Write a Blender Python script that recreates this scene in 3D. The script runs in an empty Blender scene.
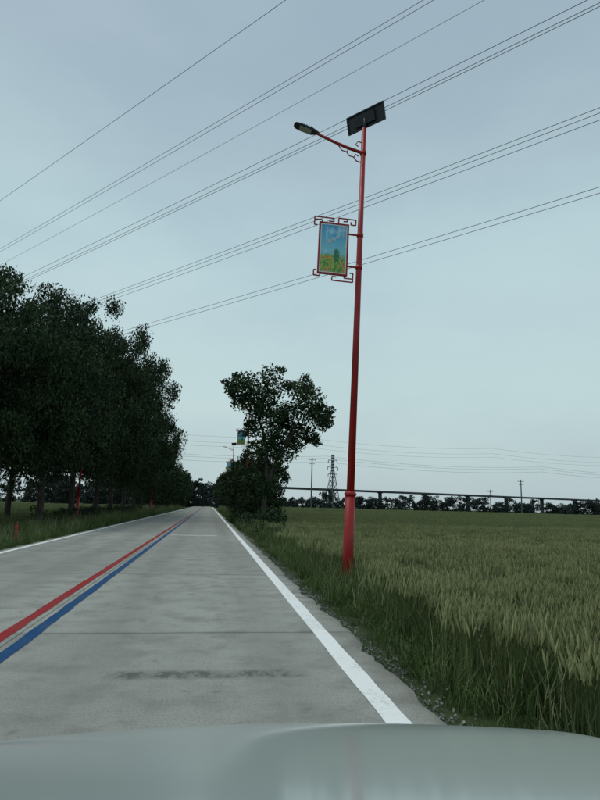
import bpy, math, random
import numpy as np
from mathutils import Matrix, Vector
random.seed(7); rng=np.random.default_rng(7)
S=bpy.context.scene
COL=S.collection

# ---------------------------------------------------------------- helpers
def new_mat(name, col, rough=0.8, metal=0.0, spec=0.3, coat=0.0):
    m=bpy.data.materials.new(name); m.use_nodes=True
    b=m.node_tree.nodes['Principled BSDF']
    b.inputs['Base Color'].default_value=(*col,1); b.inputs['Roughness'].default_value=rough
    b.inputs['Metallic'].default_value=metal; b.inputs['Specular IOR Level'].default_value=spec
    b.inputs['Coat Weight'].default_value=coat
    return m
def N(m,t,**kw):
    n=m.node_tree.nodes.new(t)
    for k,v in kw.items(): setattr(n,k,v)
    return n
def L(m,a,b): m.node_tree.links.new(a,b)
def noise(m,scale,detail=4,rough=0.55,vec=None,dist=0.0):
    n=N(m,'ShaderNodeTexNoise'); n.inputs['Scale'].default_value=scale; n.inputs['Detail'].default_value=detail
    n.inputs['Roughness'].default_value=rough; n.inputs['Distortion'].default_value=dist
    if vec is not None: L(m,vec,n.inputs['Vector'])
    return n.outputs['Fac']
def pos(m,scale=None):
    g=N(m,'ShaderNodeNewGeometry').outputs['Position']
    if scale:
        mp=N(m,'ShaderNodeMapping'); mp.inputs['Scale'].default_value=scale; L(m,g,mp.inputs['Vector']); return mp.outputs['Vector']
    return g
def ramp(m,fac,stops):
    r=N(m,'ShaderNodeValToRGB'); e=r.color_ramp.elements
    while len(e)<len(stops): e.new(0.5)
    for i,(p,c) in enumerate(stops):
        e[i].position=p; e[i].color=(*c,1) if len(c)==3 else c
    L(m,fac,r.inputs['Fac']); return r.outputs['Color']
def mix(m,fac,a,b,mode='MIX'):
    x=N(m,'ShaderNodeMix',data_type='RGBA',blend_type=mode)
    if isinstance(fac,(int,float)): x.inputs[0].default_value=fac
    else: L(m,fac,x.inputs[0])
    for s,v in ((6,a),(7,b)):
        if isinstance(v,tuple): x.inputs[s].default_value=(*v,1)
        else: L(m,v,x.inputs[s])
    return x.outputs[2]
def math_(m,op,a,b=None,c=None):
    x=N(m,'ShaderNodeMath',operation=op)
    for i,v in enumerate((a,b,c)):
        if v is None: continue
        if isinstance(v,(int,float)): x.inputs[i].default_value=v
        else: L(m,v,x.inputs[i])
    return x.outputs[0]
def bsdf(m): return m.node_tree.nodes['Principled BSDF']
def bump(m,h,strength=0.3,dist=0.02):
    b=N(m,'ShaderNodeBump'); b.inputs['Strength'].default_value=strength; b.inputs['Distance'].default_value=dist
    L(m,h,b.inputs['Height']); L(m,b.outputs[0],bsdf(m).inputs['Normal'])
def smoothmask(m,val,lo,hi):
    r=N(m,'ShaderNodeMapRange',interpolation_type='SMOOTHSTEP'); r.inputs[1].default_value=lo; r.inputs[2].default_value=hi
    L(m,val,r.inputs[0]); return r.outputs[0]

def mesh(name,V,F,mats=(),smooth=False,midx=None):
    me=bpy.data.meshes.new(name)
    V=np.asarray(V,dtype=np.float32)
    if isinstance(F,np.ndarray):
        n,k=F.shape
        me.vertices.add(len(V)); me.vertices.foreach_set('co',V.ravel())
        me.loops.add(n*k); me.loops.foreach_set('vertex_index',F.astype(np.int32).ravel())
        me.polygons.add(n); me.polygons.foreach_set('loop_start',np.arange(0,n*k,k,dtype=np.int32))
        me.update(calc_edges=True)
    else:
        me.from_pydata([tuple(v) for v in V],[],F)
    for m in mats: me.materials.append(m)
    if midx is not None: me.polygons.foreach_set('material_index',np.asarray(midx,dtype=np.int32))
    if smooth: me.polygons.foreach_set('use_smooth',np.ones(len(me.polygons),dtype=bool))
    me.update(); return me
def obj(name,me,parent=None,loc=(0,0,0),rot=(0,0,0),coll=None):
    o=bpy.data.objects.new(name,me); (coll or COL).objects.link(o)
    o.location=loc; o.rotation_euler=rot
    if parent: o.parent=parent
    return o
def empty(name,loc=(0,0,0),rot=(0,0,0)):
    o=bpy.data.objects.new(name,None); COL.objects.link(o); o.location=loc; o.rotation_euler=rot; o.empty_display_size=.3; return o

class MB:  # mesh builder for mixed parts
    def __init__(s): s.v=[]; s.f=[]; s.m=[]
    def tube(s,path,rad,sides=8,mi=0,cap=True):
        path=[Vector(p) for p in path]
        if isinstance(rad,(int,float)): rad=[rad]*len(path)
        base=len(s.v); prev=None
        for i,p in enumerate(path):
            t=(path[min(i+1,len(path)-1)]-path[max(i-1,0)]).normalized()
            if prev is None: u=t.orthogonal().normalized()
            else: u=(prev-t*prev.dot(t)).normalized()
            prev=u; w=t.cross(u)
            for k in range(sides):
                a=2*math.pi*k/sides
                s.v.append(p+(u*math.cos(a)+w*math.sin(a))*rad[i])
        for i in range(len(path)-1):
            for k in range(sides):
                a=base+i*sides+k; b=base+i*sides+(k+1)%sides
                s.f.append((a,b,b+sides,a+sides)); s.m.append(mi)
        if cap:
            s.f.append(tuple(base+k for k in reversed(range(sides)))); s.m.append(mi)
            e=base+(len(path)-1)*sides
            s.f.append(tuple(e+k for k in range(sides))); s.m.append(mi)
    def box(s,c,d,mi=0,M=None,taper=1.0):
        b=len(s.v)
        for z in (-1,1):
            t=taper if z>0 else 1
            for x,y in ((-1,-1),(1,-1),(1,1),(-1,1)):
                p=Vector((x*d[0]/2*t,y*d[1]/2*t,z*d[2]/2))
                if M is not None: p=M@p
                s.v.append(p+Vector(c))
        for q in ((3,2,1,0),(4,5,6,7),(0,1,5,4),(1,2,6,5),(2,3,7,6),(3,0,4,7)):
            s.f.append(tuple(b+i for i in q)); s.m.append(mi)
    def mesh(s,name,mats,smooth=False): return mesh(name,s.v,s.f,mats,smooth,s.m)

# ---------------------------------------------------------------- materials
def foliage_mat(name,c0,c1,c2,sc=0.6):
    m=new_mat(name,c1,0.7,0,0.18)
    p=pos(m); n=noise(m,sc,3,0.6,p)
    col=ramp(m,n,[(0.32,c0),(0.52,c1),(0.72,c2)])
    n2=noise(m,9.0,2,0.5,p)
    col=mix(m,math_(m,'MULTIPLY',n2,0.6),col,c0)
    L(m,col,bsdf(m).inputs['Base Color']); return m
leaf=foliage_mat('leaf_dark',(.013,.027,.012),(.034,.063,.024),(.068,.108,.036))
leaf_r=foliage_mat('leaf_fresh',(.014,.030,.013),(.036,.070,.024),(.070,.116,.036),0.9)
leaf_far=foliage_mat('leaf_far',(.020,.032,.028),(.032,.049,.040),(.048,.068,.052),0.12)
bark=new_mat('bark',(.05,.042,.034),0.9)
nb=noise(bark,3,5,.6,pos(bark,(6,6,1))); L(bark,ramp(bark,nb,[(.3,(.022,.019,.016)),(.7,(.085,.075,.06))]),bsdf(bark).inputs['Base Color']); bump(bark,nb,.5,.03)

def blade_mat(name,c0,c1,c2,sc):
    m=new_mat(name,c1,0.7,0,0.2)
    p=pos(m)
    n=noise(m,sc,4,0.65,p); n1=noise(m,0.05,3,.6,pos(m,(.4,1.6,1)))
    nn=math_(m,'ADD',math_(m,'MULTIPLY',n,.6),math_(m,'MULTIPLY',n1,.4))
    col=ramp(m,nn,[(0.34,c0),(0.5,c1),(0.64,c2)])
    L(m,col,bsdf(m).inputs['Base Color']); return m
wheat_m=blade_mat('wheat_green',(.055,.082,.030),(.100,.132,.045),(.155,.18,.066),.5)
ear_m=blade_mat('wheat_ear',(.16,.18,.080),(.24,.255,.112),(.32,.32,.155),.8)
grass_m=blade_mat('grass_green',(.040,.070,.024),(.085,.130,.038),(.15,.19,.060),1.1)
dry_m=new_mat('dry_stalk',(.30,.28,.16),.8)

gm=new_mat('soil_grass',(.05,.07,.03),.95,0,.1)
p=pos(gm); n1=noise(gm,.25,5,.6,p); n2=noise(gm,4,6,.7,p)
c=ramp(gm,n1,[(.35,(.026,.042,.017)),(.6,(.052,.075,.03))])
c=mix(gm,smoothmask(gm,n2,.5,.7),c,(.08,.075,.05)); L(gm,c,bsdf(gm).inputs['Base Color']); bump(gm,n2,.8,.05)
cm=new_mat('wheat_canopy',(.04,.06,.03),.95,0,.1)
p=pos(cm); n1=noise(cm,.04,4,.6,pos(cm,(.4,1.6,1))); n2=noise(cm,1.5,6,.75,p)
c=ramp(cm,n1,[(.3,(.045,.066,.027)),(.7,(.080,.105,.043))])
c=mix(cm,smoothmask(cm,n2,.35,.7),mix(cm,.5,c,(.015,.026,.012)),c); L(cm,c,bsdf(cm).inputs['Base Color']); bump(cm,n2,1,.3)

# concrete road
rm=new_mat('road_concrete',(.3,.3,.28),.8,0,.3)
g=pos(rm); sx=N(rm,'ShaderNodeSeparateXYZ'); L(rm,g,sx.inputs[0]); X,Y=sx.outputs[0],sx.outputs[1]
big=noise(rm,.35,5,.6,pos(rm,(1,.35,1))); med=noise(rm,2.2,6,.65,g); fine=noise(rm,60,4,.7,g)
c=ramp(rm,big,[(.3,(.29,.297,.263)),(.7,(.43,.437,.388))])
c=mix(rm,smoothmask(rm,med,.42,.70),c,(.235,.242,.213))
c=mix(rm,math_(rm,'MULTIPLY',smoothmask(rm,fine,.42,.72),.7),c,(.12,.124,.11))
lgt=smoothmask(rm,noise(rm,45,3,.6,pos(rm,(1,1,1))),.60,.75)
c=mix(rm,math_(rm,'MULTIPLY',lgt,.35),c,(.52,.52,.47))
sl=math_(rm,'FLOOR',math_(rm,'DIVIDE',math_(rm,'SUBTRACT',Y,1.4),5.0))
wn=N(rm,'ShaderNodeTexWhiteNoise',noise_dimensions='1D'); L(rm,sl,wn.inputs['W'])
c=mix(rm,math_(rm,'MULTIPLY',wn.outputs['Value'],.32),c,(.20,.207,.185))
streak=noise(rm,1.0,4,.6,pos(rm,(5,.15,1)))
for xc in (-.95,.62,-4.1,-2.7):
    dd=math_(rm,'ABSOLUTE',math_(rm,'SUBTRACT',X,xc)); mk=math_(rm,'SUBTRACT',1,smoothmask(rm,dd,.05,.45))
    c=mix(rm,math_(rm,'MULTIPLY',math_(rm,'MULTIPLY',mk,streak),.6),c,(.17,.175,.16))
broom=noise(rm,1.0,3,.6,pos(rm,(1.5,70,1)))
c=mix(rm,math_(rm,'MULTIPLY',smoothmask(rm,broom,.45,.7),.22),c,(.16,.165,.15))
ed=math_(rm,'ABSOLUTE',math_(rm,'ADD',X,1.81))
edm=smoothmask(rm,math_(rm,'ADD',ed,math_(rm,'MULTIPLY',math_(rm,'SUBTRACT',med,.5),.5)),3.05,3.38)
c=mix(rm,math_(rm,'MULTIPLY',edm,.55),c,(.14,.135,.11))
fr=math_(rm,'ABSOLUTE',math_(rm,'SUBTRACT',math_(rm,'FRACT',math_(rm,'DIVIDE',math_(rm,'SUBTRACT',Y,-1.1),5.0)),.5))
wob=math_(rm,'MULTIPLY',math_(rm,'SUBTRACT',noise(rm,5,3,.6,g),.5),.004)
frw=math_(rm,'ABSOLUTE',math_(rm,'ADD',fr,wob))
jm=math_(rm,'LESS_THAN',frw,.0022)
jd=math_(rm,'SUBTRACT',1,smoothmask(rm,frw,.002,.02))
c=mix(rm,math_(rm,'MULTIPLY',math_(rm,'MULTIPLY',jd,med),.7),c,(.13,.13,.11))
jl=math_(rm,'LESS_THAN',math_(rm,'ABSOLUTE',math_(rm,'ADD',X,1.755)),.008)
c=mix(rm,math_(rm,'MULTIPLY',math_(rm,'MAXIMUM',jm,jl),.75),c,(.06,.062,.055))
sy=math_(rm,'SUBTRACT',1,smoothmask(rm,math_(rm,'ABSOLUTE',math_(rm,'SUBTRACT',Y,4.9)),.04,.17))
sxm=math_(rm,'SUBTRACT',1,smoothmask(rm,math_(rm,'ABSOLUTE',math_(rm,'SUBTRACT',X,.07)),.62,.85))
sn=smoothmask(rm,noise(rm,5.5,3,.7,pos(rm,(1.6,.9,1))),.40,.62)
c=mix(rm,math_(rm,'MULTIPLY',math_(rm,'MULTIPLY',sy,sxm),math_(rm,'MULTIPLY_ADD',sn,.55,.25)),c,(.06,.064,.056))
vs=smoothmask(rm,noise(rm,3.5,2,.5,g),.66,.76)
c=mix(rm,math_(rm,'MULTIPLY',vs,.5),c,(.12,.125,.11))
L(rm,c,bsdf(rm).inputs['Base Color'])
bump(rm,math_(rm,'ADD',math_(rm,'ADD',math_(rm,'MULTIPLY',fine,.6),math_(rm,'MULTIPLY',broom,.4)),math_(rm,'MULTIPLY',jm,-2.0)),.4,.006)

def paint(name,col,wear=.5,dark=(.22,.235,.215)):
    m=new_mat(name,col,.65,0,.15); g=pos(m)
    n=noise(m,22,5,.75,g); n2=noise(m,1.3,4,.6,g)
    f=math_(m,'MULTIPLY',smoothmask(m,math_(m,'ADD',math_(m,'MULTIPLY',n,.6),math_(m,'MULTIPLY',n2,.4)),.48,.60),wear)
    L(m,mix(m,f,col,dark),bsdf(m).inputs['Base Color']); bump(m,n,.2,.004); return m
white_p=paint('white_road_paint',(.82,.84,.82),.42,(.36,.37,.34))
white_old=paint('worn_white_paint',(.55,.56,.54),.7)
red_p=paint('red_road_paint',(.28,.014,.018),.5,(.18,.07,.06))
blue_p=paint('blue_road_paint',(.003,.055,.16),.5,(.06,.105,.15))
gravel_m=new_mat('gravel',(.22,.22,.2),.95)
ng=noise(gravel_m,6,3,.6,pos(gravel_m)); L(gravel_m,ramp(gravel_m,ng,[(.3,(.10,.10,.09)),(.7,(.32,.32,.29))]),bsdf(gravel_m).inputs['Base Color'])

# ---------------------------------------------------------------- ground, road
YS=[-80,-30,-10]+[i*1.0 for i in range(-9,60)]+list(range(60,300,8))+[340,500,900,1800]
PX=[(-1800,-.45),(-300,-.45),(-60,-.45),(-14,-.42),(-9,-.36),(-7,-.26),(-5.6,-.09),(-5.2,-.07),(-2,-.2),(1.2,-.2),(1.5,-.07),(1.8,-.08),(2.3,-.14),(3.0,-.3),(4,-.36),(8,-.38),(60,-.38),(300,-.38),(1800,-.38)]
V=[];F=[]
for y in YS:
    for x,z in PX:
        j=random.uniform(-.025,.025) if (1.6<abs(x)<12 and not -5<x<1.5) else 0
        V.append((x,y,z+j))
n=len(PX)
for i in range(len(YS)-1):
    for j in range(n-1):
        a=i*n+j; F.append((a,a+1,a+1+n,a+n))
obj('ground',mesh('ground',V,F,[gm],True))

V=[];F=[]
ys=list(np.arange(-30,60,.12))+list(np.arange(60,330,2.0))
jr=0;jl_=0
for y in ys:
    jr=.75*jr+random.uniform(-.035,.035); jl_=.75*jl_+random.uniform(-.03,.03)
    xr=1.52+jr; xl=-5.12+jl_
    V+= [(xl-.03,y,-.18),(xl,y,-.012),(xl+.05,y,0),(-1.74,y,0.0),(xr-.05,y,0),(xr,y,-.012),(xr+.03,y,-.18)]
for i in range(len(ys)-1):
    for j in range(6):
        a=i*7+j; F.append((a,a+1,a+8,a+7))
obj('concrete_road',mesh('concrete_road',V,F,[rm]))
def strip(name,x0,x1,y0,y1,mat,z=.004,jit=.004,step=.25):
    V=[];F=[];y=y0;k=0
    while y<y1:
        V+=[(x0+random.uniform(-jit,jit),y,z),(x1+random.uniform(-jit,jit),y,z)]; k+=1
        y+=step if y<40 else 4
    V+=[(x0,y1,z),(x1,y1,z)];k+=1
    for i in range(k-1):
        a=i*2; F.append((a,a+1,a+3,a+2))
    return obj(name,mesh(name,V,F,[mat]))
strip('road_edge_line',1.14,1.30,-20,320,white_p)
strip('road_edge_line',-4.93,-4.79,-20,320,white_p)
strip('red_center_line',-1.94,-1.82,-20,320,red_p,.004,.008)
strip('blue_center_line',-1.69,-1.57,-20,320,blue_p,.004,.008)
strip('transverse_road_marking',-1.45,.40,24.5,24.95,white_old,.004,.02)
strip('transverse_road_marking',-1.45,.9,63,63.8,white_old,.004,.02)

V=[];F=[]
gx=[3.3,4,5,6,8,10,14,20,30,45,70,110,180,300,600]; gy=[-30,-10,0,3,6,9,12,16,20,26,34,45,60,80,110,150,200,262]
for y in gy:
    for x in gx: V.append((x+(0.25*math.sin(y*.9) if x<4 else 0),y,-.30 if x<3.5 else -.02+ (0.0 if y<40 else .12)))
for i in range(len(gy)-1):
    for j in range(len(gx)-1):
        a=i*len(gx)+j; F.append((a,a+1,a+1+len(gx),a+len(gx)))
wheat_field=obj('wheat_field',mesh('wheat_field',V,F,[cm],True))
V=[];F=[]
gxl=[-600,-200,-80,-40,-25,-15.5]
for y in gy:
    for x in gxl: V.append((x,y,-.10 if x<-16 else -.40))
for i in range(len(gy)-1):
    for j in range(len(gxl)-1):
        a=i*len(gxl)+j; F.append((a,a+1,a+1+len(gxl),a+len(gxl)))
obj('crop_field',mesh('crop_field',V,F,[cm],True))

# ---------------------------------------------------------------- plant clumps
def blades(n,rad,h0,h1,w,bend,ear=False,mi=0):
    V=[];F=[];M=[]
    for i in range(n):
        a=random.random()*6.283; r=rad*math.sqrt(random.random()); bx,by=r*math.cos(a),r*math.sin(a)
        h=random.uniform(h0,h1); b=random.uniform(.1,1)*bend*h; d=random.random()*6.283; dx,dy=math.cos(d),math.sin(d)
        wa=random.random()*3.14; wx,wy=math.cos(wa)*w/2,math.sin(wa)*w/2
        base=len(V)
        for t,ww in ((0,1),(.5,.85),(1,.12)):
            cx=bx+dx*b*t*t; cy=by+dy*b*t*t; z=h*t*(1-.25*bend*t)
            V.append((cx-wx*ww,cy-wy*ww,z)); V.append((cx+wx*ww,cy+wy*ww,z))
        F+=[(base,base+1,base+3,base+2),(base+2,base+3,base+5,base+4)]; M+=[mi,mi]
        if ear and random.random()<.9:
            top=Vector((bx+dx*b,by+dy*b,h*(1-.25*bend))); q=len(V); L_=random.uniform(.08,.12)
            ax=Vector((dx*.3,dy*.3,1)).normalized(); s1=ax.orthogonal().normalized()*.0095; s2=ax.cross(s1)
            for tt,k in ((-.02,.4),(L_*.4,1),(L_,.25)):
                for s in (s1,s2,-s1,-s2): V.append(top+ax*tt+s*k)
            for lv in (0,4):
                for k in range(4):
                    F.append((q+lv+k,q+lv+(k+1)%4,q+lv+4+(k+1)%4,q+lv+4+k)); M.append(1)
    return V,F,M
def clumpset(cname,specs,mats):
    c=bpy.data.collections.new(cname)
    for i,sp in enumerate(specs):
        V=[];F=[];M=[]
        for args in sp:
            v,f,m=blades(**args); o=len(V); V+=v; F+=[tuple(k+o for k in q) for q in f]; M+=m
        me=mesh(cname,V,F,mats,False,M)
        obj(cname+'_clump',me,coll=c)
    return c
wheat_c=clumpset('wheat',[[dict(n=24,rad=.20,h0=.50,h1=.62,w=.006,bend=.08,ear=True),dict(n=16,rad=.20,h0=.25,h1=.50,w=.012,bend=.35)] for _ in range(6)],[wheat_m,ear_m])
wheatfar_c=clumpset('wheat_tuft',[[dict(n=26,rad=.6,h0=.38,h1=.54,w=.026,bend=.15,ear=False),dict(n=26,rad=.6,h0=.48,h1=.58,w=.022,bend=.08,mi=1)] for _ in range(4)],[wheat_m,ear_m])
grass_c=clumpset('grass',[[dict(n=34,rad=.12,h0=.08,h1=.28,w=.009,bend=.8)],[dict(n=28,rad=.14,h0=.12,h1=.42,w=.010,bend=.6)],[dict(n=20,rad=.12,h0=.06,h1=.18,w=.02,bend=1.0)],[dict(n=22,rad=.1,h0=.1,h1=.3,w=.01,bend=.7),dict(n=5,rad=.1,h0=.3,h1=.55,w=.006,bend=.3,mi=1)],[dict(n=14,rad=.12,h0=.3,h1=.55,w=.009,bend=.35),dict(n=16,rad=.12,h0=.1,h1=.3,w=.012,bend=.8)]],[grass_m,dry_m])

def scatter(name,P,sc,coll,tilt=.15):
    me=bpy.data.meshes.new(name); me.vertices.add(len(P)); me.vertices.foreach_set('co',np.asarray(P,dtype=np.float32).ravel())
    at=me.attributes.new('sc','FLOAT','POINT'); at.data.foreach_set('value',np.asarray(sc,dtype=np.float32))
    me.update(); o=obj(name,me)
    ng=bpy.data.node_groups.new(name+'_gn','GeometryNodeTree')
    ng.interface.new_socket('Geometry',in_out='INPUT',socket_type='NodeSocketGeometry')
    ng.interface.new_socket('Geometry',in_out='OUTPUT',socket_type='NodeSocketGeometry')
    nd=ng.nodes; gi=nd.new('NodeGroupInput'); go=nd.new('NodeGroupOutput')
    ip=nd.new('GeometryNodeInstanceOnPoints'); ci=nd.new('GeometryNodeCollectionInfo')
    ci.inputs['Collection'].default_value=coll; ci.inputs['Separate Children'].default_value=True; ci.inputs['Reset Children'].default_value=True
    rv=nd.new('FunctionNodeRandomValue'); rv.data_type='FLOAT_VECTOR'
    rv.inputs[0].default_value=(-tilt,-tilt,0); rv.inputs[1].default_value=(tilt,tilt,6.283)
    na=nd.new('GeometryNodeInputNamedAttribute'); na.data_type='FLOAT'; na.inputs['Name'].default_value='sc'
    l=ng.links.new
    l(gi.outputs[0],ip.inputs['Points']); l(ci.outputs[0],ip.inputs['Instance']); ip.inputs['Pick Instance'].default_value=True
    l(rv.outputs[0],ip.inputs['Rotation']); l(na.outputs['Attribute'],ip.inputs['Scale']); l(ip.outputs[0],go.inputs[0])
    md=o.modifiers.new('scatter','NODES'); md.node_group=ng
    return o
px=np.array([a for a,b in PX]); pz=np.array([b for a,b in PX])
def gz(x): return np.interp(x,px,pz)
def region(x0,x1,y0,y1,dens,s0,s1):
    n=int((x1-x0)*(y1-y0)*dens); x=rng.uniform(x0,x1,n); y=rng.uniform(y0,y1,n)
    return x,y,rng.uniform(s0,s1,n)
def cat(rs):
    x=np.concatenate([r[0] for r in rs]); y=np.concatenate([r[1] for r in rs]); s=np.concatenate([r[2] for r in rs]); return x,y,s
x,y,s=cat([region(1.8,12,-1,9,19,.88,1.08),region(2.0,20,9,20,11,.9,1.1),region(12,20,-1,9,5,.9,1.1),region(2.4,34,20,36,6,.92,1.14)])
lim_=np.clip(2.2+y*.045,2.2,3.2)
k=x>lim_+.3*np.sin(y*.9)+.2*np.sin(y*2.3+1)+rng.normal(0,.3,len(x))
k&=~((np.abs(x-2.6)<.35)&(np.abs(y-11.07)<.6)); x,y,s=x[k],y[k],s[k]
s=s*(1+.05*np.sin(x*1.1+np.sin(y*.7)*2)*np.sin(y*.8+1))
scatter('wheat_crop',np.c_[x,y,gz(x)],s,wheat_c,.05)
x,y,s=cat([region(3.2,60,34,70,2.2,.95,1.15),region(20,45,0,34,2.0,.95,1.15),region(3.4,110,70,130,.9,1.0,1.4),region(3.6,230,130,255,.25,1.2,1.9)])
scatter('wheat_crop',np.c_[x,y,gz(x)+.08],s,wheatfar_c,.05)
# verge grass
a=region(1.55,3.3,-1,14,42,.6,1.35); b=region(1.55,3.5,14,40,24,.8,1.6); c_=region(1.55,4.2,40,110,7,1.1,2.0)
d_=region(-9.5,-5.15,2,30,14,.7,1.5); e_=region(-15.5,-5.2,30,60,6,1.0,1.9); f_=region(-16,-5.3,60,130,2,1.5,2.6); h_=region(-15.5,-9.5,2,30,6,.8,1.5)
x,y,s=cat([a,b,c_,d_,e_,f_,h_])
dist=np.where(x>0,x-1.55,-5.12-x); s=s*np.clip(.3+dist*1.3,.3,1.15)
k=(rng.uniform(0,1,len(x))<np.clip(.18+dist*1.7,.1,1)); x,y,s=x[k],y[k],s[k]
scatter('verge_grass',np.c_[x,y,gz(x)-.01],s,grass_c,.25)
x,y,s=cat([region(-40,-15.5,20,70,1.6,.8,1.1),region(-110,-15.5,70,160,.4,1,1.5)])
scatter('crop_plants',np.c_[x,y,gz(x)+.0],s,wheatfar_c,.1)
gc=bpy.data.collections.new('gravel_pieces')
for i in range(4):
    mb=MB(); M=Matrix.Rotation(random.random()*3,3,'X')@Matrix.Rotation(random.random()*3,3,'Z')
    mb.box((0,0,.3),(1,random.uniform(.6,.9),random.uniform(.4,.7)),0,M,random.uniform(.5,.8)); obj('stone',mb.mesh('stone',[gravel_m]),coll=gc)
n=6500; x=1.50+np.abs(rng.normal(0,.13,n)); y=rng.uniform(0,30,n); s=rng.uniform(.006,.026,n)
x2=-5.13-np.abs(rng.normal(0,.10,2500)); y2=rng.uniform(8,35,2500)
x=np.r_[x,x2]; y=np.r_[y,y2]; s=np.r_[s,rng.uniform(.006,.026,2500)]
scatter('gravel',np.c_[x,y,gz(x)+.006],s,gc,1.5)

# ---------------------------------------------------------------- trees
def leaf_quads(centers,radii,per,size,droop=0):
    C=[];
    for c0,r in zip(centers,radii):
        k=int(per*r*r*rng.uniform(.7,1.2))+8
        q=rng.normal(0,1,(k,3)); q/=np.linalg.norm(q,axis=1)[:,None]; q*=(rng.uniform(0,1,k)**.45)[:,None]*r; q[:,2]*=.75
        q[:,2]-=rng.exponential(.12+.22*droop,k)*r
        C.append(q+np.array(c0))
    C=np.concatenate(C); n=len(C)
    u=rng.normal(0,1,(n,3)); u[:,2]-=.6+1.0*droop; u/=np.linalg.norm(u,axis=1)[:,None]
    w=rng.normal(0,1,(n,3)); w-=(w*u).sum(1)[:,None]*u; w/=np.linalg.norm(w,axis=1)[:,None]
    sz=size*rng.uniform(.6,1.3,n)[:,None]; wd=.32-.08*droop
    V=np.stack([C-u*sz*.6,C+w*sz*wd,C+u*sz*.6,C-w*sz*wd],1).reshape(-1,3)
    F=np.arange(n*4).reshape(-1,4); return V,F
def limb(mb,a,b,r0,r1,sag=.12,seg=5):
    a=Vector(a);b=Vector(b);pts=[];rs=[]
    l=(b-a).length
    off=Vector((random.uniform(-1,1),random.uniform(-1,1),0))*sag*l
    for i in range(seg+1):
        t=i/seg; pts.append(a.lerp(b,t)+off*math.sin(math.pi*t)*.6+Vector((0,0,math.sin(math.pi*t)*.12*l*(1 if b.z>a.z else 0)))); rs.append(r0*(1-t)+r1*t)
    mb.tube(pts,rs,7,0,True)
def tree_mesh(name,centers,radii,trunk,limbs,per,size,lm,droop=0):
    mb=MB(); mb.tube(*trunk,9)
    for l in limbs: limb(mb,*l)
    V,F=leaf_quads(centers,radii,per,size,droop)
    nb=len(mb.v); v=[tuple(q) for q in mb.v]
    allV=np.concatenate([np.array(v),V]); faces=list(mb.f)+[tuple(q) for q in (F+nb).tolist()]
    me=bpy.data.meshes.new(name); me.from_pydata(allV.tolist(),[],faces)
    me.materials.append(bark); me.materials.append(lm)
    mi=np.zeros(len(faces),dtype=np.int32); mi[len(mb.f):]=1; me.polygons.foreach_set('material_index',mi); me.update(); return me
def crown_tree(name,H,R,cb,ncl,per,size,lm,rcl=1.0,lean=0,droop=0):
    cz=(cb+H)/2; hz=(H-cb)/2; C=[];Rd=[]
    ph=[random.uniform(0,6.28) for _ in range(4)]
    def surf(th,ct,r):
        st=math.sqrt(1-ct*ct)
        lob=1+.15*math.sin(3*th+ph[0]+2*ct)+.11*math.sin(5*ct+ph[1]+th)
        wz=1.0 if ct<.1 else 1-.15*ct
        return (R*lob*r*st*math.cos(th)*wz,R*lob*r*st*math.sin(th)*wz,cz+hz*.95*r*ct*(1+.08*math.sin(th*2+ph[2])))
    for i in range(ncl):
        C.append(surf(random.uniform(0,6.283),random.uniform(-1,1),random.random()**.38)); Rd.append(rcl*random.uniform(.65,1.25))
    # sprigs that break the outline but stay attached to it
    for i in range(int(ncl*.4)):
        c0=surf(random.uniform(0,6.283),random.uniform(-.85,1),random.uniform(1.04,1.13)); r=random.uniform(.3,.6)
        C.append(c0); Rd.append(r)
        C.append((c0[0]*.93,c0[1]*.93,c0[2]-(.35 if c0[2]>cz else .1))); Rd.append(r*1.2)
        if droop: 
            C.append((c0[0],c0[1],c0[2]-.55)); Rd.append(r*.75)
    pts=[(0,0,-.6),(0.03,0,1),(.1,.05,cb+.5),(lean*.5,.1,cz),(lean,0,H*.88)]
    r0=H*.014
    trunk=(pts,[r0*1.35,r0,r0*.8,r0*.5,r0*.15])
    lim=[]
    idx=random.sample(range(ncl),min(ncl,22))
    for i in idx:
        c=C[i]; z0=max(cb*.8,min(c[2]-1.2,H*.7)); lim.append(((.08,.05,z0),c,r0*.38,r0*.06))
    return tree_mesh(name,C,Rd,trunk,lim,per,size,lm,droop)
T=[crown_tree('roadside_tree_a',14.3,4.4,2.8,150,280,.18,leaf,.95,0,1),
   crown_tree('roadside_tree_b',13.3,4.2,2.5,145,280,.18,leaf,.95,0,1),
   crown_tree('roadside_tree_c',15.0,4.7,3.0,160,260,.18,leaf,1.0,0,1)]
Ts=[crown_tree('young_tree_a',8.5,2.9,1.2,75,150,.25,leaf,.95),
    crown_tree('young_tree_b',7.5,2.7,.9,70,150,.25,leaf,.95)]
left=[(-13.2,25.5,1,.96),(-10.6,31.5,0,.96),(-9.9,37.5,1,1.05),(-9.4,43.5,2,1.03),(-9.0,50,0,1.13),(-8.9,57,2,1.08),(-8.8,64.5,1,1.14),(-8.8,73,0,.95),(-8.9,82,1,.85),(-15.5,38,2,1.0),(-15,48,0,1.05)]
for x,y,i,s in left:
    o=obj('roadside_tree',T[i],loc=(x,y,-.3),rot=(0,0,random.uniform(0,6.28))); o.scale=(s,s,s)
for y in (91,102,114,127,141,156,172,190):
    o=obj('roadside_tree',Ts[random.randrange(2)],loc=(-8.6+random.uniform(-.5,.5),y,-.3),rot=(0,0,random.uniform(0,6.28))); s=random.uniform(1.15,1.35); o.scale=(s,s,s)
for x,y,s in ((2.75,42,.52),(4.3,50,.6),(4.6,58,.85),(4.2,70,.9),(4.4,84,.95),(4.8,98,1.0),(4.7,114,1.05),(4.8,132,1.1),(5,152,1.15),(5,176,1.2)):
    o=obj('roadside_tree',Ts[random.randrange(2)],loc=(x,y,-.3),rot=(0,0,random.uniform(0,6.28))); o.scale=(s,s,s)

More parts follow.
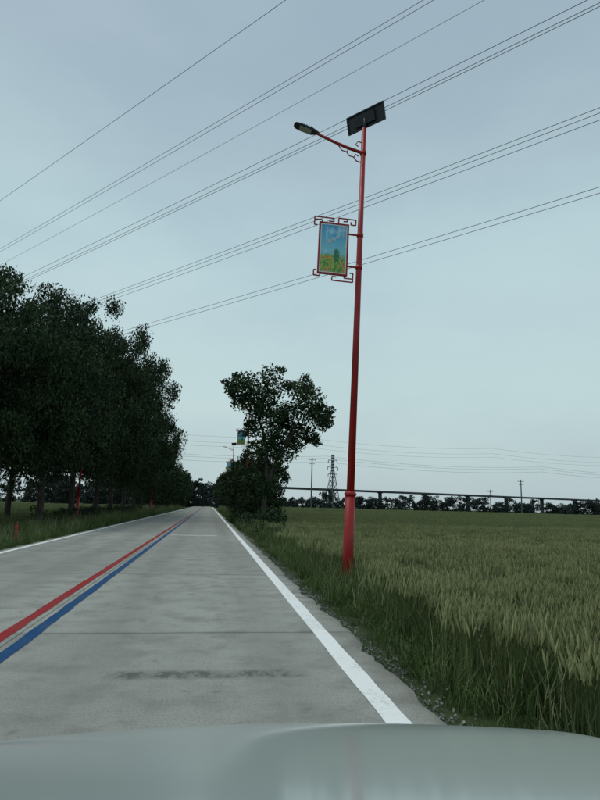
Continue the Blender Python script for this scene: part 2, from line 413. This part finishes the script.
# the forked tree on the right verge
def wx(u): return (u-262)/15.0
def wz_(v): return (520-v)/15.0
cl=[(246,378,1.0),(264,374,.85),(232,388,.85),(230,380,.55),(240,396,1.05),(260,393,1.1),(268,410,1.0),(252,412,1.0),(272,385,.75),(262,430,1.0),(272,440,.95),(258,448,.9),(268,458,.8),(246,428,.6),(233,402,.6),
    (300,379,.8),(294,390,1.0),(306,394,1.0),(316,402,.85),(298,408,1.05),(312,414,.9),(323,411,.6),(285,404,.9),(288,424,1.0),(302,426,.85),(283,438,.9),(294,440,.65),(278,452,.75),(309,434,.4),(228,396,.35),(324,418,.35),(278,415,.8),(256,468,.7),(262,480,.6),(248,476,.6)]
C=[(wx(u)+random.uniform(-.1,.1),random.uniform(-1.5,1.5)*(.9 if r>.6 else .5),wz_(v)) for u,v,r in cl]; Rd=[r*1.02 for _,_,r in cl]
base_n=len(C)
for i in range(80):
    j=random.randrange(base_n); c0=C[j]; a=random.random()*6.28; r=Rd[j]*random.uniform(.75,1.05)
    C.append((c0[0]+r*math.cos(a),c0[1]+random.uniform(-.4,.4),c0[2]+r*.8*math.sin(a))); Rd.append(random.uniform(.22,.40))
lim=[((0.1,0,2.2),(wx(256),.2,wz_(420)),.13,.07),((wx(256),.2,wz_(420)),C[4],.07,.02),((wx(256),.2,wz_(420)),C[0],.06,.02),((wx(256),.2,wz_(420)),C[5],.06,.015),
     ((.1,0,2.2),(wx(283),-.1,wz_(440)),.12,.06),((wx(283),-.1,wz_(440)),C[19],.06,.02),((wx(283),-.1,wz_(440)),C[16],.05,.02),((wx(283),-.1,wz_(440)),C[20],.045,.015),((.1,0,2.4),(wx(268),0,wz_(440)),.09,.05),((wx(268),0,wz_(440)),C[6],.05,.02)]
for i in (1,2,8,10,12,15,18,24,25,13): 
    st=(wx(256),.2,wz_(420)) if cl[i][0]<275 else (wx(283),-.1,wz_(440))
    lim.append((st,C[i],.035,.01))
trk=([(0,0,-.5),(.02,0,.6),(.05,0,1.4),(.1,0,2.4)],[.24,.19,.165,.15])
obj('forked_tree',tree_mesh('forked_tree',C,Rd,trk,lim,380,.19,leaf_r),loc=(3.4,38,-.1))
def shrub(name,ncl,R,H,loc,lm=leaf_r):
    C=[(random.uniform(-R,R),random.uniform(-R,R),random.uniform(.1,H)) for _ in range(ncl)]; Rd=[random.uniform(.25,.55) for _ in C]
    mb_l=[((0,0,0),c,.03,.008) for c in C[:8]]
    return obj(name,tree_mesh(name,C,Rd,([(0,0,-.4),(0,0,.1),(0,0,.5)],[.05,.04,.02]),mb_l,420,.13,lm),loc=loc)
shrub('shrub',26,1.1,1.3,(3.3,36,-.25)); shrub('shrub',22,1.0,1.1,(2.9,32,-.25)); shrub('shrub',26,1.3,1.6,(3.0,44,-.25)); shrub('shrub',26,1.3,1.8,(3.6,50,-.3)); shrub('shrub',18,.9,.6,(3.1,26,-.35))
for x,y in ((-9.6,40),(-9.8,47),(-9.4,54),(-8.8,61),(-9,70)): shrub('shrub',22,1.6,1.1,(x,y,-.35),leaf)

def belt(name,pts,size,per):
    C=[];Rd=[]
    for x,y,h,w in pts:
        for k in range(int(8+h*w*.30)):
            zz=random.random()**.9*h*.85; q=(1-.5*(zz/h)**2)
            C.append((x+random.uniform(-w,w)*.5*q,y+random.uniform(-3,3),zz)); Rd.append(random.uniform(.8,1.6))
    V,F=leaf_quads(C,Rd,per,size); return obj(name,mesh(name,V,F,[leaf_far]))
pts=[]
xx=-160
while xx<330:
    yv=262+(xx-40)*.2 if xx>0 else 262
    h=random.choice([4.4,5.0,5.6,6.6,8.6]) if xx>18 else random.uniform(8,11)
    if xx>190: h=random.uniform(7,11)
    pts.append((xx,yv+random.uniform(-6,6),h,random.uniform(5,9))); xx+=random.uniform(2.4,4.2)
belt('distant_tree_belt',pts,.65,24)
pts=[(x,random.uniform(205,245),random.uniform(8,12),8) for x in np.arange(-60,14,3.2)]
belt('distant_woodland',pts,.8,22)

# ---------------------------------------------------------------- street lamps
red=new_mat('red_lacquer',(.34,.012,.012),.42,0,.4)
nr=noise(red,5,4,.6,pos(red,(1,1,.35))); L(red,mix(red,math_(red,'MULTIPLY',smoothmask(red,nr,.40,.72),.65),(.36,.013,.012),(.19,.012,.011)),bsdf(red).inputs['Base Color'])
L(red,ramp(red,nr,[(.3,(.35,.35,.35)),(.7,(.6,.6,.6))]),bsdf(red).inputs['Roughness'])
dark=new_mat('dark_casting',(.025,.028,.03),.45,.4)
pvm=new_mat('solar_cells',(.008,.012,.03),.18,.1,.6)
back=new_mat('panel_backsheet',(.035,.042,.046),.6)
alu=new_mat('aluminium',(.35,.36,.37),.4,.8)
ledm=new_mat('led_lens',(.35,.34,.26),.25,0,.6)
white_m=new_mat('white_enamel',(.75,.77,.76),.5)
post=new_mat('poster_print',(.2,.5,.7),.35,0,.5)
tc=N(post,'ShaderNodeTexCoord'); sp=N(post,'ShaderNodeSeparateXYZ'); L(post,tc.outputs['Generated'],sp.inputs[0])
gxp,gzp=sp.outputs[0],sp.outputs[2]
sky=ramp(post,gzp,[(.0,(.10,.33,.30)),(.45,(.22,.60,.70)),(.8,(.07,.42,.68)),(1.0,(.05,.30,.58))])
cloud=smoothmask(post,noise(post,3.0,4,.6,tc.outputs['Generated']),.5,.68)
colp=mix(post,math_(post,'MULTIPLY',cloud,.6),sky,(.65,.85,.88))
edgez=math_(post,'ADD',gzp,math_(post,'MULTIPLY',math_(post,'SUBTRACT',noise(post,5,3,.6,tc.outputs['Generated']),.5),.5))
gmask=math_(post,'SUBTRACT',1,smoothmask(post,edgez,.30,.38))
gcol=ramp(post,noise(post,9,3,.6,tc.outputs['Generated']),[(.3,(.02,.12,.03)),(.46,(.10,.34,.06)),(.56,(.50,.50,.08)),(.64,(.55,.08,.04))])
colp=mix(post,gmask,colp,gcol)
hx=math_(post,'MULTIPLY',math_(post,'SUBTRACT',gxp,.62),1.3); hz=math_(post,'SUBTRACT',gzp,.36)
dd=math_(post,'SQRT',math_(post,'ADD',math_(post,'MULTIPLY',hx,hx),math_(post,'MULTIPLY',hz,hz)))
colp=mix(post,math_(post,'SUBTRACT',1,smoothmask(post,math_(post,'ADD',dd,math_(post,'MULTIPLY',noise(post,7,3,.6,tc.outputs['Generated']),.35)),.30,.36)),colp,(.03,.18,.07))
L(post,colp,bsdf(post).inputs['Base Color'])

def lamp_parts():
    P={}
    mb=MB()
    mb.tube([(0,0,-.4),(0,0,1.58)],[.100,.097],20); mb.tube([(0,0,1.56),(0,0,1.60),(0,0,1.64)],[.112,.118,.085],20)
    mb.tube([(0,0,1.62),(0,0,5.4),(0,0,9.3)],[.074,.062,.048],20)
    mb.tube([(0,0,-.12),(0,0,-.09)],[.20,.20],20)
    for z in (6.15,6.85,8.72): mb.tube([(0,0,z-.04),(0,0,z+.04)],[.068,.068],16)
    P['pole']=mb.mesh('pole',[red],True)
    mb=MB()
    mb.tube([(0,0,8.72),(-.35,0,8.80),(-.7,0,8.91),(-1.02,0,9.03)],[.034,.032,.030,.028],12)
    sc=[(-.04,0,8.50),(-.14,0,8.52),(-.20,0,8.60),(-.16,0,8.67),(-.10,0,8.64)]; mb.tube(sc,.013,8)
    mb.tube([(-.20,0,8.60),(-.30,0,8.62),(-.36,0,8.70),(-.32,0,8.77)],.012,8)
    mb.tube([(-.36,0,8.70),(-.46,0,8.72),(-.55,0,8.84)],.012,8)
    mb.tube([(0,0,8.95),(-.12,0,8.98),(-.17,0,8.90),(-.11,0,8.86)],.012,8)
    P['lamp_arm']=mb.mesh('lamp_arm',[red],True)
    mb=MB(); A=Matrix.Rotation(math.radians(14),3,'Y')
    secs=[(.02,.05,.05),(-.05,.09,.075),(-.14,.20,.085),(-.40,.22,.07),(-.50,.19,.05),(-.54,.10,.03)]
    o=Vector((-.98,0,9.035)); ring=[]
    for xx,w,h in secs:
        r=[]
        for (yy,zz) in ((-.5,-.35),(-.5,.15),(-.3,.5),(.3,.5),(.5,.15),(.5,-.35)):
            mb.v.append(o+A@Vector((xx,yy*w,zz*h))); r.append(len(mb.v)-1)
        ring.append(r)
    for i in range(len(ring)-1):
        for k in range(6):
            mb.f.append((ring[i][k],ring[i][(k+1)%6],ring[i+1][(k+1)%6],ring[i+1][k])); mb.m.append(0)
    mb.f.append(tuple(ring[0][::-1])); mb.m.append(0); mb.f.append(tuple(ring[-1])); mb.m.append(0)
    mb.box(o+A@Vector((-.28,0,-.035)),(.26,.16,.014),1,A)
    for q in range(5): mb.box(o+A@Vector((-.18-.05*q,0,.047)),(.012,.15,.02),0,A)
    P['lamp_head']=mb.mesh('lamp_head',[dark,ledm])
    mb=MB(); ax=Vector((-.64,.768,0)).normalized(); hb=Vector((-ax.y,ax.x,0)); 
    if hb.y>0: hb=-hb
    tl=math.radians(74); b=(hb*math.cos(tl)+Vector((0,0,1))*math.sin(tl)).normalized(); nn=ax.cross(b)
    if nn.z<0: nn=-nn
    M=Matrix((ax,b,nn)).transposed(); c=Vector((.03,0,9.54))
    Lp,Wp=.96,.38
    mb.box(c+nn*.006,(Lp,Wp,.012),2,M)
    mb.box(c+nn*.0155,(Lp-.03,Wp-.03,.006),0,M)
    for sgn in (-1,1):
        mb.box(c+ax*(Lp/2-.015)*sgn-nn*.012,(.03,Wp,.024),1,M)
        mb.box(c+b*(Wp/2-.015)*sgn-nn*.012,(Lp-.062,.03,.024),1,M)
    mb.box(c-nn*.03,(.5,.24,.035),1,M)
    P['solar_panel']=mb.mesh('solar_panel',[pvm,dark,back])
    mb=MB(); mb.tube([(0,0,9.25),(0.02,0,9.4),c-nn*.04],[.04,.036,.03],10)
    P['panel_bracket']=mb.mesh('panel_bracket',[dark],True)
    mb=MB(); x0,x1,z0,z1=-.86,-.24,5.95,7.04; t=.03
    mb.box(((x0+x1)/2,0,z0),(x1-x0,.05,t)); mb.box(((x0+x1)/2,0,z1),(x1-x0,.05,t))
    mb.box((x0+t/2,0,(z0+z1)/2),(t,.05,z1-z0-t-.002)); mb.box((x1-t/2,0,(z0+z1)/2),(t,.05,z1-z0-t-.002))
    def poly(ps):
        for (a,b_) in zip(ps[:-1],ps[1:]):
            mb.tube([(a[0],0,a[1]),(b_[0],0,b_[1])],.014,6)
    poly([(-.80,z1+.01),(-.80,z1+.06),(-.96,z1+.06),(-.96,z1-.06),(-.90,z1-.06)])
    poly([(-.96,z1+.06),(-.96,z1+.12),(-.56,z1+.12),(-.56,z1+.05),(-.66,z1+.05)])
    poly([(-.46,z1+.01),(-.46,z1+.14),(-.10,z1+.14),(-.10,z1+.02),(-.2,z1+.02),(-.2,z1+.08)])
    poly([(-.36,z1+.08),(-.28,z1+.08),(-.28,z1+.14)])
    poly([(-.30,z0-.01),(-.30,z0-.06),(-.12,z0-.06),(-.12,z0+.06),(-.19,z0+.06)])
    poly([(-.12,z0-.06),(-.12,z0-.13),(-.55,z0-.13),(-.55,z0-.05),(-.46,z0-.05)])
    poly([(-.80,z0-.01),(-.80,z0-.06),(-.93,z0-.06),(-.93,z0+.06),(-.88,z0+.06)])
    for z in (6.15,6.85): mb.tube([(-.05,0,z),(x1,0,z)],.02,8)
    P['banner_frame']=mb.mesh('banner_frame',[red])
    mb=MB(); mb.box(((x0+x1)/2,0,(z0+z1)/2),(x1-x0-2*t-.004,.03,z1-z0-t-.004)); P['banner_border']=mb.mesh('banner_border',[white_m])
    mb=MB(); mb.box(((x0+x1)/2,0,(z0+z1)/2),(x1-x0-2*t-.05,.036,z1-z0-t-.05)); P['poster']=mb.mesh('poster',[post])
    return P
LP=lamp_parts()
def street_lamp(loc,rotz=0,lean=0.0):
    e=empty('street_lamp',loc,(0,lean,rotz))
    for k,me in LP.items(): obj(k,me,e)
    return e
main=street_lamp((2.60,11.07,-.05),0,math.radians(1.6))
try:
    for i,ch in enumerate('美丽乡村'):
        cu=bpy.data.curves.new('lettering','FONT'); cu.body=ch; cu.size=.105; cu.extrude=.001; cu.materials.append(white_m)
        o=obj('lettering',cu,main,(-.69+.085*i,-.022,6.60+.055*i),(math.radians(90),0,0))
except Exception as ex: print(ex)
for x,y in ((2.75,46),(3.0,82)): street_lamp((x,y,-.1),0,math.radians(random.uniform(-.3,.3)))
for x,y in ((-8.5,41),(-7.4,80),(-7.4,116)): street_lamp((x,y,-.15),math.pi,math.radians(random.uniform(-.5,.5)))

om=new_mat('orange_paint',(.30,.07,.03),.7)
mb=MB(); mb.tube([(0,0,-.3),(0,0,.50)],[.035,.035],12,0); mb.box((0,-.01,.56),(.15,.03,.20),1); mb.box((0,-.028,.56),(.11,.006,.15),0); mb.tube([(0,0,.66),(0,0,.69)],[.04,.01],10,0)
obj('marker_post',mb.mesh('marker_post',[om,dark]),loc=(-5.75,19.5,-.12))

# ---------------------------------------------------------------- overhead lines
wire_m=new_mat('conductor',(.035,.04,.042),.6,.3)
d=Vector((-.665,.747,0)).normalized(); e=Vector((d.y,-d.x,0))
def wire_bundle(name,ws,r=.018,a=1.3e-4):
    mb=MB()
    for p,H,sg in ws:
        path=[]
        for k in range(61):
            s=-160+ k*(520/60)
            z=1.3+H+a*((s-70)**2-70**2*.6)*sg
            q=e*p+d*s; path.append((q.x,q.y,z))
        mb.tube(path,r,5)
    return obj(name,mb.mesh(name,[wire_m]))
wire_bundle('power_line',[(17,22.5,1)],.013)
wire_bundle('power_line',[(21,22.3,1),(21.4,23.05,1)],.013)
wire_bundle('power_line',[(24,23.9,1)],.011)
wire_bundle('power_line',[(31,27.4,1),(31.5,27.3,1),(31.2,26.8,1.1)],.019)
wire_bundle('power_line',[(37,24.8,1),(37.4,24.7,1.05),(37.2,24.1,1)],.020)
wire_bundle('power_line',[(42,22.2,1),(42.3,21.9,1.05)],.021)

# ---------------------------------------------------------------- viaduct + pylons
conc=new_mat('viaduct_concrete',(.09,.10,.10),.85); nv=noise(conc,.6,4,.6,pos(conc)); L(conc,ramp(conc,nv,[(.3,(.060,.072,.078)),(.7,(.10,.115,.12))]),bsdf(conc).inputs['Base Color'])
p0=Vector((40,300,0)); p1=Vector((268,380,0)); dv=(p1-p0).normalized(); nv_=Vector((-dv.y,dv.x,0)); M=Matrix((dv,nv_,Vector((0,0,1)))).transposed()
via=empty('railway_viaduct',(0,0,0))
mb=MB(); Lg=830
cx=p0+dv*(Lg/2-18)
mb.box((cx.x,cx.y,9.75),(Lg,8.5,.5),0,M); mb.box((cx.x,cx.y,9.40),(Lg,4.5,.2),0,M)
for sg in (-1,1):
    q=cx+nv_*4.1*sg; mb.box((q.x,q.y,10.15),(Lg,.2,.3),0,M)
obj('deck',mb.mesh('deck',[conc]),via)
mb=MB()
for k in range(0,25):
    q=p0+dv*(k*32-8); mb.box((q.x,q.y,4.25),(.8,2.4,9.5),0,M); mb.box((q.x,q.y,9.15),(1.2,4.2,.25),0,M)
obj('piers',mb.mesh('piers',[conc]),via)
steel=new_mat('galvanised_steel',(.10,.11,.115),.6,.5)
def lattice(name,loc,H,w,arms,rot=0,r=.14):
    mb=MB(); 
    def hw(z): return w/2*(1-.86*min(1,z/(H*.72)))if z<H*.72 else w/2*.14
    lv=[0]; z=0
    while z<H: z+=max(1.6,hw(z)*1.7); lv.append(min(z,H))
    for sx_ in (-1,1):
        for sy_ in (-1,1): mb.tube([(sx_*hw(z),sy_*hw(z),z) for z in lv],r,4)
    for a,b in zip(lv[:-1],lv[1:]):
        for s in (-1,1):
            mb.tube([(-hw(a),s*hw(a),a),(hw(b),s*hw(b),b)],r*.55,4); mb.tube([(hw(a),s*hw(a),a),(-hw(b),s*hw(b),b)],r*.55,4)
            mb.tube([(s*hw(a),-hw(a),a),(s*hw(b),hw(b),b)],r*.55,4); mb.tube([(s*hw(a),hw(a),a),(s*hw(b),-hw(b),b)],r*.55,4)
    for z,l in arms:
        for s in (-1,1):
            mb.tube([(0,0,z),(s*l,0,z)],r*.8,4); mb.tube([(0,0,z+1.3),(s*l,0,z)],r*.6,4)
            mb.tube([(s*l,0,z),(s*l,0,z-1.6)],r*.9,4)
    return obj(name,mb.mesh(name,[steel]),loc=loc,rot=(0,0,rot))
lattice('lattice_pylon',(62.2,300,-.4),28,6.5,[(25,3.0),(21.5,3.5),(18,3.0)],.5,.18)
def util_pole(loc,H,s=1):
    mb=MB(); mb.tube([(0,0,0),(0,0,H)],[.24*s,.15*s],8)
    mb.box((0,0,H-.9),(2.2*s,.14,.16)); mb.box((0,0,H-2.4),(1.7*s,.14,.16))
    for x_ in (-.95,0,.95): mb.tube([(x_*s,0,H-.8),(x_*s,0,H-.3)],.09,6)
    obj('utility_pole',mb.mesh('utility_pole',[steel]),loc=loc,rot=(0,0,random.uniform(-.3,.3)))
util_pole((38.5,225,-.4),20,1.3)
util_pole((141,255,-.4),16,1.4); util_pole((126,255,-.4),11,1.1); util_pole((172,300,-.4),9,1.2); util_pole((52,250,-.4),9,1)
mb=MB()
for z0_,y0 in ((23.0,250),(22.2,252),(36.5,300),(33.5,300),(31.5,300),(20.5,250)):
    for k in range(-1,5):
        a0=-60+k*110; mb.tube([(a0+110*t/12,y0+(a0+110*t/12)*.12,z0_-1.0*(1-(t/6-1)**2)*2.0) for t in range(13)],.045,4)
obj('distant_power_line',mb.mesh('distant_power_line',[wire_m]))

# ---------------------------------------------------------------- the car we look out of
carp=new_mat('car_paint',(.33,.39,.37),.42,.0,.35,.85); bsdf(carp).inputs['Coat Roughness'].default_value=.10
dn=noise(carp,3.0,5,.7,pos(carp)); L(carp,mix(carp,math_(carp,'MULTIPLY',dn,.35),(.35,.41,.39),(.27,.31,.29)),bsdf(carp).inputs['Base Color'])
blk=new_mat('black_trim',(.015,.016,.017),.5); tyre=new_mat('tyre_rubber',(.02,.02,.02),.85); glass=new_mat('lamp_glass',(.5,.55,.55),.08,.3,.6,1)
car=empty('car',(.15,0,0))
st=[(.40,.90,.985),(.60,.90,.948),(.80,.905,.910),(1.0,.91,.870),(1.2,.91,.829),(1.4,.905,.789),(1.55,.90,.759),(1.68,.89,.728),(1.80,.875,.692),(1.90,.85,.648),(1.98,.81,.59),(2.04,.77,.51),(2.07,.74,.40),(2.05,.73,.28)]
V=[];F=[];xs=[-1,-.99,-.975,-.95,-.9,-.82,-.72,-.6,-.45,-.3,-.15,0]; xs=xs+[-q for q in xs[:-1][::-1]]
for yy,w,zt in st:
    w=w*1.07
    row=[(-w-.01,yy,min(.22,zt-.05)),(-w-.015,yy,min(.5,zt-.04))]
    for q in xs:
        a=abs(q); z=zt-.034*a**2-.05*max(0,(a-.9)/.1)**2*(1 if zt>.5 else .4)
        row.append((q*w,yy-.10*a*a*min(1,max(0,(yy-1.2)/.8))**2,z))
    row+=[(w+.015,yy,min(.5,zt-.04)),(w+.01,yy,min(.22,zt-.05))]
    V+=row
n=len(row)
for i in range(len(st)-1):
    for j in range(n-1):
        a=i*n+j; F.append((a,a+1,a+1+n,a+n))
bo=obj('bonnet_and_fenders',mesh('bonnet',V,F,[carp],True),car); sd=bo.modifiers.new('s','SUBSURF'); sd.levels=3; sd.render_levels=3
mb=MB()
for sg in (-1,1):
    mb.tube([(sg*.76,1.3,.32),(sg*.985,1.3,.32)],.33,28,0); mb.tube([(sg*.99,1.3,.32),(sg*.995,1.3,.32)],.21,20,1)
obj('front_wheels',mb.mesh('front_wheels',[tyre,alu]),car)
mb=MB(); mb.box((0,2.075,.44),(.9,.02,.14),0); 
for k in range(4): mb.box((0,2.088,.39+.033*k),(.86,.01,.01),1)
mb.box((0,2.10,.30),(.44,.012,.13),2)
obj('grille_and_plate',mb.mesh('grille',[blk,alu,new_mat('plate_blue',(.02,.06,.35),.4)]),car)
mb=MB()
for sg in (-1,1): mb.box((sg*.62,1.985,.51),(.26,.05,.10),0,Matrix.Rotation(-sg*.35,3,'Z'))
obj('headlights',mb.mesh('headlights',[glass]),car)
mb=MB(); mb.box((0,.36,.95),(1.6,.14,.03)); obj('cowl',mb.mesh('cowl',[blk]),car)

# ---------------------------------------------------------------- camera
h=1.3
R=Matrix.Rotation(-math.radians(8.38),3,'Z')@Matrix.Rotation(math.radians(90+10.13),3,'X')@Matrix.Rotation(math.radians(1.5),3,'Z')
cam=bpy.data.cameras.new('camera'); co=bpy.data.objects.new('camera',cam); COL.objects.link(co)
co.matrix_world=Matrix.Translation((0,0,h))@R.to_4x4()
cam.sensor_fit='VERTICAL'; cam.sensor_height=36; cam.lens=590/800*36; cam.clip_start=.05; cam.clip_end=5000
S.camera=co

# ---------------------------------------------------------------- sky + sun
w=bpy.data.worlds.new('World'); S.world=w; w.use_nodes=True; nt=w.node_tree
bg=nt.nodes['Background']
class W: node_tree=nt
el,az=math.radians(68),math.radians(-60)
sk=nt.nodes.new('ShaderNodeTexSky'); sk.sky_type='NISHITA'; sk.sun_disc=False; sk.sun_elevation=el; sk.sun_rotation=az; sk.air_density=1.6; sk.dust_density=4
tcw=nt.nodes.new('ShaderNodeTexCoord'); sxw=nt.nodes.new('ShaderNodeSeparateXYZ'); nt.links.new(tcw.outputs['Generated'],sxw.inputs[0])
over=ramp(W,sxw.outputs[2],[(0.0,(5.9,7.2,7.4)),(.16,(6.1,7.9,8.2)),(.38,(5.7,7.6,8.2)),(.62,(4.5,5.95,6.8)),(1,(4.2,5.5,6.4))])
mp=nt.nodes.new('ShaderNodeMapping'); mp.inputs['Scale'].default_value=(1,1,2.5); nt.links.new(tcw.outputs['Generated'],mp.inputs[0])
nz=noise(W,1.6,5,.55,mp.outputs[0])
over=mix(W,smoothmask(W,nz,.35,.7),mix(W,1.0,over,(.91,.92,.94),'MULTIPLY'),mix(W,1.0,over,(1.06,1.05,1.03),'MULTIPLY'))
skc=mix(W,.93,sk.outputs[0],over)
nt.links.new(skc,bg.inputs[0]); bg.inputs[1].default_value=.085
sun=bpy.data.lights.new('sun','SUN'); sun.energy=1.15; sun.angle=math.radians(25); sun.color=(1,.96,.9)
so=bpy.data.objects.new('sun',sun); COL.objects.link(so)
dirv=Vector((math.sin(az)*math.cos(el),math.cos(az)*math.cos(el),math.sin(el)))
so.rotation_euler=dirv.to_track_quat('Z','Y').to_euler()
S.view_settings.view_transform='Standard'; S.view_settings.look='None'; S.view_settings.exposure=0
